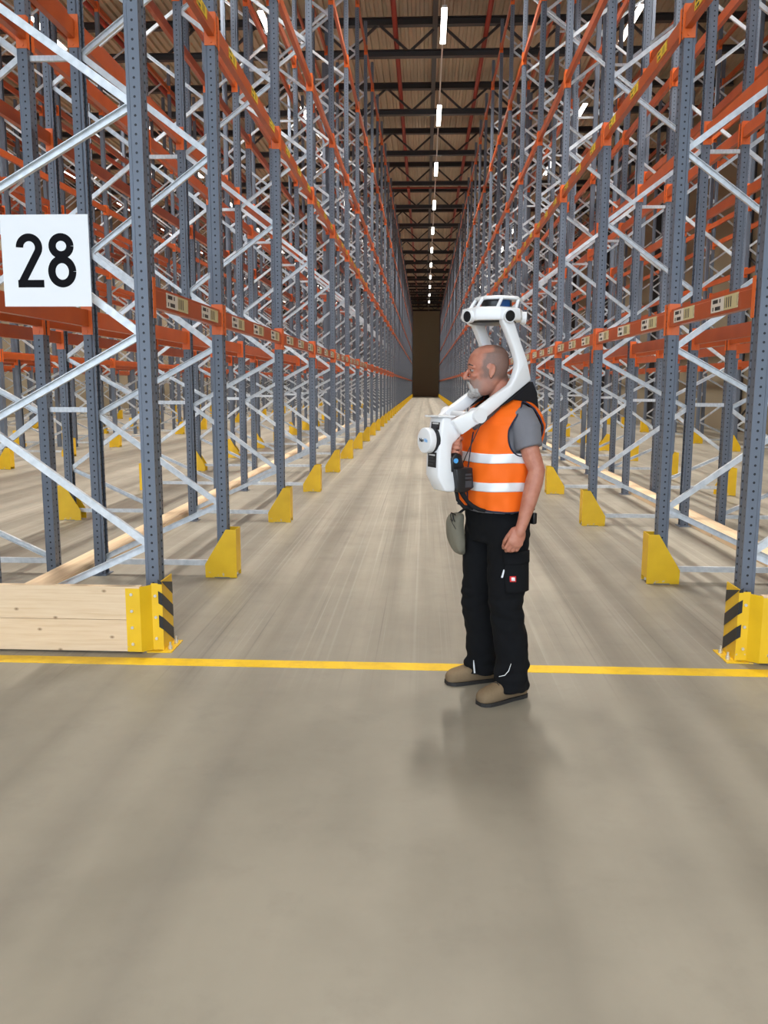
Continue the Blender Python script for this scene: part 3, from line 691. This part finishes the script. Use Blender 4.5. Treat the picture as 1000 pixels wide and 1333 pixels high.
# eyes, eyebrows, beard
for sg_ in (1, -1):
    e_ = build(MB().ell(H(.0795, .031*sg_, .004), (.0118, .0125, .0105), HR), 'eye', 'eyew', man, smooth=True)
    build(MB().ell(H(.0885, .0318*sg_, .004), (.0042, .0066, .0066), HR), 'iris', 'iris', e_, smooth=True)
    build(MB().capsule([H(.0985, .014*sg_, .027), H(.0955, .031*sg_, .031), H(.080, .052*sg_, .025)], [.0035, .0045, .0025], 8), 'eyebrow', 'brow', man, smooth=True)
    build(MB().capsule([H(.0905, .020*sg_, .010), H(.0925, .031*sg_, .0125), H(.0825, .044*sg_, .008)], [.0032, .0048, .003], 8), 'eyelid', 'skin', man, smooth=True)
bd = MB()
bd.loft([head_ring(z, xf, xb, w, .0012) for z, xf, xb, w in ((-.082, .076, .02, .050), (-.092, .0885, .022, .050), (-.106, .088, .026, .0455), (-.121, .080, .032, .035), (-.130, .066, .040, .020))][::-1])
bd.ell(H(.084, 0, -.112), (.022, .028, .023), HR)
for sg_ in (1, -1):
    bd.capsule([H(.1015, .004*sg_, -.0575), H(.0975, .020*sg_, -.062), H(.089, .031*sg_, -.080), H(.080, .033*sg_, -.104)], [.0056, .0066, .0085, .010], 10)
me = modded(bd, [('REMESH', dict(mode='VOXEL', voxel_size=0.0028)), ('SMOOTH', dict(factor=0.5, iterations=2))], 'beard')
displace(me, lambda c: 0.0030*noise.noise(c*110) + 0.002*noise.noise(c*260))
link('beard', me, man)
# grey T-shirt: trunk and both sleeves
sh = MB(); sh.loft(torso_rings([.96, 1.1, 1.22, 1.32, 1.39, 1.43, 1.465, 1.49, 1.505], -.006))
sh.tube([(-.010, .115, 1.44), (-.012, .158, 1.422), (-.020, .192, 1.365), (-.010, .222, 1.305), (-.011, .231, 1.282)], [.060, .072, .075, .065, .0635], 24)
sh.tube([(-.010, -.115, 1.44), (-.006, -.158, 1.422), (.006, -.200, 1.365), (.018, -.228, 1.305), (.022, -.236, 1.282)], [.055, .066, .066, .0615, .0625], 24)
me = modded(sh, [('REMESH', dict(mode='VOXEL', voxel_size=0.006)), ('SMOOTH', dict(factor=0.5, iterations=4))], 'tee')
displace(me, lambda c: 0.005*noise.noise(Vector((c.x*16, c.y*16, c.z*9))))
link('t_shirt', me, man)
# hi-vis vest with armholes and a V neck
ZA, HA = 1.372, .128
def arm_w(z):
    q = (z - ZA)/HA
    if abs(q) >= 1: return 0
    return R(30)*math.sqrt(1-q*q)*(1 - .38*max(0, q))
PHA = {1: R(90), -1: R(-90)}
def hem(phi): return .972 + .012*math.cos(phi) - .006*math.sin(2*phi)
def bell(x, c, w): return math.exp(-((x-c)/w)**2)
def vinf(phi, z):
    side = abs(math.sin(phi)); back = max(0.0, -math.cos(phi))
    return .0185 + vest_wr(phi, z)*(0.5 if z > 1.4 else 1.0) + .012*side**3*bell(z, 1.47, .04) + .075*back*side*bell(z, 1.37, .10)
NP, NZ = 240, 170; vs, keep = [], []
grid = []
for j in range(NZ+1):
    for i in range(NP):
        phi = 2*math.pi*i/NP - math.pi; z = hem(phi) + (1.522 - hem(phi))*j/NZ
        vs.append(torso(phi, z, vinf(phi, z))); grid.append((phi, z))
fs = []
for j in range(NZ):
    for i in range(NP):
        a, b_ = j*NP+i, j*NP+(i+1) % NP; phi, z = grid[a]; phi += math.pi/NP; z += .0016
        if any(abs(phi - PHA[s_]) < arm_w(z) for s_ in (1, -1)): continue
        if abs(phi) < R(46)*max(0, (z-1.36)/.16)**.8: continue
        fs.append((a, b_, b_+NP, a+NP))
vm = MB().add(vs, fs)
me = modded(vm, [('SOLIDIFY', dict(thickness=0.004, offset=-1.0))], 'vest')
vest = link('vest', me, man)
for s_ in (1, -1):
    path = []
    for q in np.linspace(-.9995, .9995, 60):
        z = ZA + HA*math.sin(q*math.pi/2); path.append((PHA[s_] - arm_w(z), z))
    for q in np.linspace(.9995, -.9995, 60):
        z = ZA + HA*math.sin(q*math.pi/2); path.append((PHA[s_] + arm_w(z), z))
    pts = [torso(p_, z, vinf(p_, z)) for p_, z in path]; pts.append(pts[0])
    build(MB().tube(pts, .0042, 8), 'armhole_piping', 'navy', vest, smooth=True)
hp = [torso(p_, hem(p_), vinf(p_, hem(p_))) for p_ in np.linspace(-math.pi, math.pi, 120)]
build(MB().tube(hp, .0042, 8), 'hem_piping', 'navy', vest, smooth=True)
for z0, z1 in ((1.060, 1.104), (1.197, 1.243)):
    tv = []; nz_ = 8
    for j in range(nz_+1):
        for i in range(NP):
            phi = 2*math.pi*i/NP; z = z0 + (z1-z0)*j/nz_ + .010*math.sin(phi+.6) + .006*math.cos(phi) - .004*math.sin(3*phi)
            pw = phi if phi < math.pi else phi - 2*math.pi
            tv.append(torso(pw, z, vinf(pw, z) + .0022))
    tm = MB().add(tv, [(j*NP+i, j*NP+(i+1) % NP, (j+1)*NP+(i+1) % NP, (j+1)*NP+i) for j in range(nz_) for i in range(NP)])
    link('reflective_band', modded(tm, [('SOLIDIFY', dict(thickness=0.0015, offset=-1.0))], 'refl'), vest)
build(MB().capsule([torso(0, z, vinf(0, z)+.001) for z in np.linspace(.99, 1.35, 24)], [.004]*24, 8), 'zip', 'navy', vest, smooth=True)
# trousers
tr = MB()
tr.loft([[Vector((cs + b_*spow(math.cos(t*math.pi/20), .9), a*spow(math.sin(t*math.pi/20), .9), z)) for t in range(40)] for z, cs, b_, a in
         ((.80, -.004, .118, .172), (.84, -.010, .130, .184), (.90, -.008, .138, .188), (.955, .002, .140, .183), (.995, .006, .135, .178))])
for sg_ in (1, -1):
    a, b_, c_ = (Vector(p) for p in HIPS[sg_])
    tr.tube([a + Vector((-.004, 0, -.01)), a.lerp(b_, .28) + Vector((.0, 0, 0)), a.lerp(b_, .6), b_, b_.lerp(c_, .4), b_.lerp(c_, .75), c_ + Vector((0.018, 0, .01)), c_ + Vector((0.020, 0, -.035))],
            [.098, .103, .098, .0885, .085, .084, .086, .087], 28)
me = modded(tr, [('REMESH', dict(mode='VOXEL', voxel_size=0.0055)), ('SMOOTH', dict(factor=0.5, iterations=5))], 'trouser')
def leg_folds(c_):
    kn = math.exp(-((c_.z-.49)/.10)**2) + 1.3*math.exp(-((c_.z-.12)/.09)**2) + .6*math.exp(-((c_.z-.86)/.06)**2)
    return 0.010*noise.noise(c_*7) + 0.013*kn*noise.noise(Vector((c_.x*9, c_.y*9, c_.z*26))) + .005*noise.noise(c_*24)
displace(me, leg_folds)
trs = link('trousers', me, man)
def patch(pts_sz, surf, off, thick, name, material, parent, sub=None):
    """small flat piece pinned on a leg: polygon in (s, z), laid at v = surf(s, z)"""
    V = [(s_, surf(s_, z)+off, z) for s_, z in pts_sz] + [(s_, surf(s_, z)+off-thick, z) for s_, z in pts_sz]; n2 = len(pts_sz)
    return build(MB().add(V, [tuple(range(n2)), tuple(range(n2, 2*n2))[::-1]] + [(i, i+n2, (i+1) % n2 + n2, (i+1) % n2) for i in range(n2)]), name, material, parent)
def leg_v(s_, z):
    c = Vector((0, .088, .94)).lerp(Vector((.012, .118, .50)), (.94-z)/.44); r = .101; return c.y + math.sqrt(max(r*r - (s_-c.x-.0)**2, 1e-5))
def strip(s0, s1, z0, z1, n1, n2, off, name, material, parent, th=0.012):
    V, Fc = [], []
    for j in range(n2+1):
        for i in range(n1+1):
            s_ = s0 + (s1-s0)*i/n1; z = z0 + (z1-z0)*j/n2; V.append((s_, leg_v(s_, z)+off, z))
    for j in range(n2):
        for i in range(n1):
            a = j*(n1+1)+i; Fc.append((a, a+n1+1, a+n1+2, a+1))
    return link(name, modded(MB().add(V, Fc), [('SOLIDIFY', dict(thickness=th, offset=0.0))], material), parent)
pk = strip(-.062, .078, .575, .735, 10, 10, .003, 'cargo_pocket', 'pocketc', trs, .014)
strip(-.066, .082, .715, .775, 10, 5, .007, 'pocket_flap', 'pocketc', pk, .014)
lg = strip(.036, .064, .632, .660, 3, 3, .0125, 'logo_patch', 'redl', pk, .003)
strip(.042, .058, .6375, .6545, 4, 4, .0145, 'logo_emblem', 'whitel', pk, .002)
patch([(.0795, .690), (.083, .690), (.0915, .650), (.087, .650)], lambda s_, z: leg_v(s_, z), .009, .004, 'reflective_tab', 'refl', trs)
# reflective slivers at the cuffs and calf
build(MB().tube([(.060, -.088, .148), (.062, -.080, .115), (.060, -.076, .082)], [.002, .0045, .0045], 6), 'cuff_piping', 'refl', trs)
build(MB().tube([(.045, .208, .215), (.058, .207, .18), (.075, .199, .158), (.095, .178, .148)], [.0015, .0022, .0018, .0015], 6), 'cuff_piping', 'refl', trs)
build(MB().tube([(-.086, .128, .40), (-.092, .130, .375), (-.090, .133, .352)], [.003, .0065, .003], 6), 'calf_piping', 'refl', trs)
# shoes
SH = [(0.0, .022, .020, .055), (.012, .034, .004, .085), (.045, .040, .004, .110), (.10, .042, .004, .115), (.14, .046, .004, .110), (.18, .051, .004, .098), (.22, .054, .004, .085), (.255, .052, .004, .078), (.28, .042, .004, .066), (.295, .022, .016, .046)]
for sg_, heel, ang in ((1, (-.108, .136, 0), 0), (-1, (-.125, -.122, 0), -15)):
    up_ = MB(); rings = []
    for s_, w, z0, z1 in SH:
        rings.append([Vector((s_, w*spow(math.cos(t*math.pi/10), .75), z0 + (z1-z0)*(0.5 + 0.5*spow(math.sin(t*math.pi/10), .8)))) for t in range(20)])
    up_.loft(rings)
    shoe = link('shoe', modded(up_, [('SUBSURF', dict(levels=1, render_levels=1))], 'suede'), man, heel, (0, 0, R(ang)))
    out = [(s_, w*1.0+.001) for s_, w, _, _ in SH]; poly = [(s_, w) for s_, w in out][::-1] + [(s_, -w) for s_, w in out]
    so = MB().prism(poly, (0, 0, 0.001), (1, 0, 0), (0, 1, 0), (0, 0, 1), .018)
    build(so, 'sole', 'sole', shoe)
    for lx in (.135, .16, .185):
        zt = float(np.interp(lx, [q[0] for q in SH], [q[3] for q in SH]))
        build(MB().capsule([(lx, -.022, zt-.004), (lx-.003, 0, zt+.003), (lx, .022, zt-.004)], [.0025]*3, 6), 'lace', 'sole', shoe)

# ------------------------------------------------------------------ the wearable scanner he carries on his shoulders
sc = tag(empty('wearable_scanner', ROOT), 'white wearable scanner with round lidar disc and camera head, carried by the man', 'scanner')
sc.rotation_euler = (0, 0, TH)
BEV = lambda w, s_=2: [('BEVEL', dict(width=w, segments=s_, limit_method='ANGLE', angle_limit=R(35)))]
def plate(poly, v0, v1, name, material, parent, bev=.006):
    mb = MB().prism(poly, (0, v0, 0), (1, 0, 0), (0, 0, 1), (0, 1, 0), v1-v0)
    return link(name, modded(mb, BEV(bev), material), parent)
hs = plate([(.286, 1.150), (.292, 1.069), (.348, 1.074), (.391, 1.150), (.388, 1.272), (.371, 1.405), (.368, 1.428), (.325, 1.428), (.29, 1.380), (.255, 1.36), (.268, 1.335), (.309, 1.300), (.316, 1.262), (.314, 1.215)], -.058, .058, 'housing', 'plasw', sc, .010)
build(MB().box(.300, .395, -.062, .062, 1.4295, 1.436), 'top_plate', 'plasw', sc)
ld_ = link('lidar', modded(MB().cyl((.374, 0, 1.318), (.402, 0, 1.319), .0555, 40), BEV(.002), 'plasb'), sc)
for q in range(3): build(MB().cyl((.380+q*.0075, 0, 1.318), (.3825+q*.0075, 0, 1.318), .0572, 40), 'window_ring', 'plasd', ld_, smooth=False)
cap = link('lidar_cap', modded(MB().cyl((.402, 0, 1.319), (.438, 0, 1.3195), .0605, 48), BEV(.005, 3), 'plasw'), sc)
def text(body_, size, material, loc, rot, parent, name):
    cu = bpy.data.curves.new('t', 'FONT'); cu.body = body_; cu.size = size; cu.align_x = 'CENTER'; cu.align_y = 'CENTER'; cu.extrude = 0.0004; cu.offset = size*.018
    o = bpy.data.objects.new('t', cu)
    me = evaluated(o); me.materials.clear(); me.materials.append(M[material])
    return link(name, me, parent, loc, rot)
# lettering on the cap, reading left to right as seen from in front of the man
text('Nav', .0245, 'ink', (.4388, -.0195, 1.320), (R(90), 0, R(90)), cap, 'lettering')
text('Vis', .0245, 'blueb', (.4388, .0185, 1.320), (R(90), 0, R(90)), cap, 'lettering')
def sticker(z0, z1, sx_top, sx_bot, name='sticker'):
    V = [(sx_bot+.0012, -.036, z0), (sx_bot+.0012, .036, z0), (sx_top+.0012, .036, z1), (sx_top+.0012, -.036, z1)]
    V += [(a-.003, b_, c_) for a, b_, c_ in V]
    st_ = build(MB().add(V, [(0, 1, 2, 3), (7, 6, 5, 4), (0, 4, 5, 1), (1, 5, 6, 2), (2, 6, 7, 3), (3, 7, 4, 0)]), name, 'plasb', hs)
    xm = (sx_top+sx_bot)/2
    for q in range(4):
        z = z1 - (z1-z0)*(.18 + .2*q); xx = sx_bot + (sx_top-sx_bot)*((z-z0)/(z1-z0))
        build(MB().box(xx+.001, xx+.002, -.026, .026 - .012*(q % 2), z-.0035, z+.0035), 'print_line', 'plasd' if q else 'lampw', st_)
sticker(1.370, 1.405, .3705, .3755); sticker(1.190, 1.262, .3895, .3905)
NEAR = [(.226, 1.393), (.169, 1.431), (.052, 1.511), (-.088, 1.604), (-.059, 1.701), (-.005, 1.813), (.025, 1.880), (.098, 1.890), (.068, 1.841), (.015, 1.739), (-.003, 1.691), (-.002, 1.66), (.016, 1.612), (.037, 1.581), (.123, 1.53), (.225, 1.466)]
for sg_ in (1, -1):
    v0 = .118*sg_
    ar = plate(NEAR[::-1], v0-.021, v0+.021, 'shoulder_arm', 'plasw', sc, .007)
    # hinge knuckle and the lower yoke running in to the housing
    build(MB().cyl((.215, v0-.030, 1.438), (.215, v0+.030, 1.438), .036, 24), 'hinge', 'plasw', ar, smooth=False)
    o_in = .072*sg_
    V = []
    for s_, z in ((.222, 1.398), (.236, 1.468)):
        V += [(s_, v0-.018, z), (s_, v0+.018, z)]
    for s_, z in ((.278, 1.345), (.330, 1.412)):
        V += [(s_, o_in-.016, z), (s_, o_in+.016, z)]
    yk = MB().add(V, [(0, 1, 3, 2), (4, 6, 7, 5), (0, 4, 5, 1), (2, 3, 7, 6), (0, 2, 6, 4), (1, 5, 7, 3)])
    link('yoke', modded(yk, BEV(.006), 'plasw'), sc)
    # padded black shoulder rest under each arm
    pd = MB().prism([(.10, 1.478), (.075, 1.495), (-.088, 1.598), (-.118, 1.545), (-.135, 1.44), (-.10, 1.462), (-.05, 1.500), (.02, 1.513)][::-1], (0, v0-.030, 0), (1, 0, 0), (0, 0, 1), (0, 1, 0), .060)
    link('shoulder_pad', modded(pd, BEV(.008), 'pad'), sc)
build(MB().cyl((.215, -.10, 1.438), (.215, .10, 1.438), .016, 16), 'cross_tube', 'plasw', sc, smooth=True)
# camera head
hc = Vector((.052, 0, 0)); NO = 8
def octo(r, z, c=hc, ph=22.5, n=NO): return [Vector((c.x + r*math.cos(R(ph + 360/n*i)), c.y + r*math.sin(R(ph + 360/n*i)), z)) for i in range(n)]
hd = MB().loft([octo(.110, 1.884), octo(.150, 1.884), octo(.158, 1.902), octo(.150, 1.940), octo(.120, 1.948), octo(.060, 1.948)], True)
head = link('camera_head', modded(hd, BEV(.004), 'plasw'), sc)
build(MB().loft([octo(.060, 1.868), octo(.112, 1.874), octo(.122, 1.886)]), 'underside', 'plasb', head)
tcn = Vector((.020, 0, 0))
tp = MB().loft([octo(.116, 1.985, tcn), octo(.120, 1.990, tcn), octo(.108, 2.001, tcn), octo(.06, 2.006, tcn)])
link('top_plate', modded(tp, BEV(.003), 'plasw'), head)
for a in (10, 62, 118, 170, 225, 285, 335):
    p0 = Vector((.045 + .116*math.cos(R(a)), .116*math.sin(R(a)), 1.944)); p1 = Vector((.020 + .108*math.cos(R(a)), .108*math.sin(R(a)), 1.990))
    build(MB().tube([p0, p1], .0085, 8), 'post', 'plasw', head)
link('lidar', modded(MB().cyl((.03, 0, 1.948), (.03, 0, 1.986), .074, 32), BEV(.002), 'plasb'), head)
build(MB().add([(.03 + .0755*math.cos(R(a)), .0755*math.sin(R(a)), z) for z in (1.951, 1.984) for a in range(62, 112, 7)], [(i, i+1, i+9, i+8) for i in range(7)]), 'lidar_window', 'bluelid', head)
for a in (6, 84, 148, 212, 276):
    dv = Vector((math.cos(R(a)), math.sin(R(a)), -.06)).normalized(); p = Vector((.052, 0, 1.911)) + dv*.138
    cm = build(MB().cyl(p, p + dv*.024, .030, 24), 'camera', 'plasw', head)
    build(MB().cyl(p + dv*.022, p + dv*.026, .0255, 24), 'lens', 'lens', cm)
# grip, control block with the battery, lower strap and cable
build(MB().capsule([(.276, .018, 1.355), (.270, .020, 1.30), (.272, .022, 1.24), (.285, .024, 1.20)], [.014, .0165, .0175, .02], 14), 'grip', 'plasb', sc, smooth=True)
link('grip_mount', modded(MB().prism([(.245, 1.185), (.318, 1.165), (.322, 1.235), (.296, 1.262), (.262, 1.25)], (0, .02, 0), (1, 0, 0), (0, 0, 1), (0, 1, 0), .046), BEV(.008), 'plasb'), sc)
build(MB().cyl((.299, .064, 1.222), (.299, .072, 1.222), .0115, 20), 'button', 'blueb', sc)
bt = link('battery', modded(MB().prism([(.292, 1.070), (.312, 1.185), (.215, 1.188), (.205, 1.090), (.245, 1.070)][::-1], (0, .028, 0), (1, 0, 0), (0, 0, 1), (0, 1, 0), .062), BEV(.006), 'plasb'), sc)
for z0, z1 in ((1.150, 1.160), (1.134, 1.144), (1.094, 1.125)): build(MB().box(.222, .258, .0895, .0915, z0, z1), 'vent', 'plasd', bt)
build(MB().tube([(.262, .062, 1.075), (.248, .066, 1.05), (.228, .068, 1.022), (.205, .075, 1.0), (.175, .092, .982), (.15, .11, .975)], [.013, .012, .010, .011, .010, .008], 10), 'strap', 'pad', sc, smooth=True)
build(MB().tube([(.278, .045, 1.075), (.272, .05, 1.03), (.24, .055, .995), (.19, .06, .985)], [.010, .009, .010, .010], 10), 'strap', 'pad', sc, smooth=True)
build(MB().tube([(.21, .142, 1.402), (.222, .128, 1.36), (.245, .115, 1.30), (.262, .10, 1.25), (.268, .085, 1.215)], .0026, 6), 'cable', 'plasb', sc, smooth=True)

# olive pouch hanging at his right hip, spectacles tucked in the top
po = tag(empty('hip_pouch', ROOT), 'olive canvas pouch hanging at the front of the man\'s hip', 'pouch'); po.rotation_euler = (0, 0, TH)
pm = MB(); rings = []
for z, cs, cv, a, b_ in ((.940, .160, -.11, .020, .040), (.915, .172, -.115, .034, .052), (.86, .176, -.12, .036, .056), (.80, .162, -.12, .033, .054), (.75, .150, -.12, .030, .048), (.715, .132, -.12, .016, .030)):
    rings.append([Vector((cs + a*spow(math.cos(t*math.pi/12), .8), cv + b_*spow(math.sin(t*math.pi/12), .8), z)) for t in range(24)])
pm.loft(rings[::-1])
me = modded(pm, [('SUBSURF', dict(levels=2, render_levels=2))], 'olive')
displace(me, lambda c: .006*noise.noise(Vector((c.x*30, c.y*30, c.z*12))))
link('bag', me, po)
build(MB().tube([(.165, -.105, .93), (.14, -.09, .955), (.12, -.08, .965)], .007, 8), 'hanging_strap', 'pad', po)
gl = tag(empty('spectacles', ROOT), 'thin black wire spectacles tucked in the top of the hip pouch', 'glasses'); gl.rotation_euler = (0, 0, TH)
for cs, cz in ((.214, .912), (.196, .905)):
    build(MB().tube([(cs + .013*math.cos(R(a)) + .004*math.sin(R(a)), -.085 + .01*math.cos(R(a)), cz + .012 + .021*math.sin(R(a))) for a in range(0, 361, 24)], .0022, 6), 'rim', 'plasb', gl)
build(MB().tube([(.214, -.085, .944), (.206, -.085, .940), (.198, -.085, .938)], .002, 6), 'bridge', 'plasb', gl)
build(MB().tube([(.226, -.078, .915), (.222, -.062, .89), (.208, -.056, .865)], .002, 6), 'temple', 'plasb', gl)
# black phone case on the belt at his back
bc_ = MB().box(-.172, -.145, .06, .115, .885, .945)
o = link('belt_case', modded(bc_, BEV(.008), 'plasb'), None, ROOT, (0, 0, TH)); tag(o, 'small black case clipped to the back of the man\'s belt', 'case')
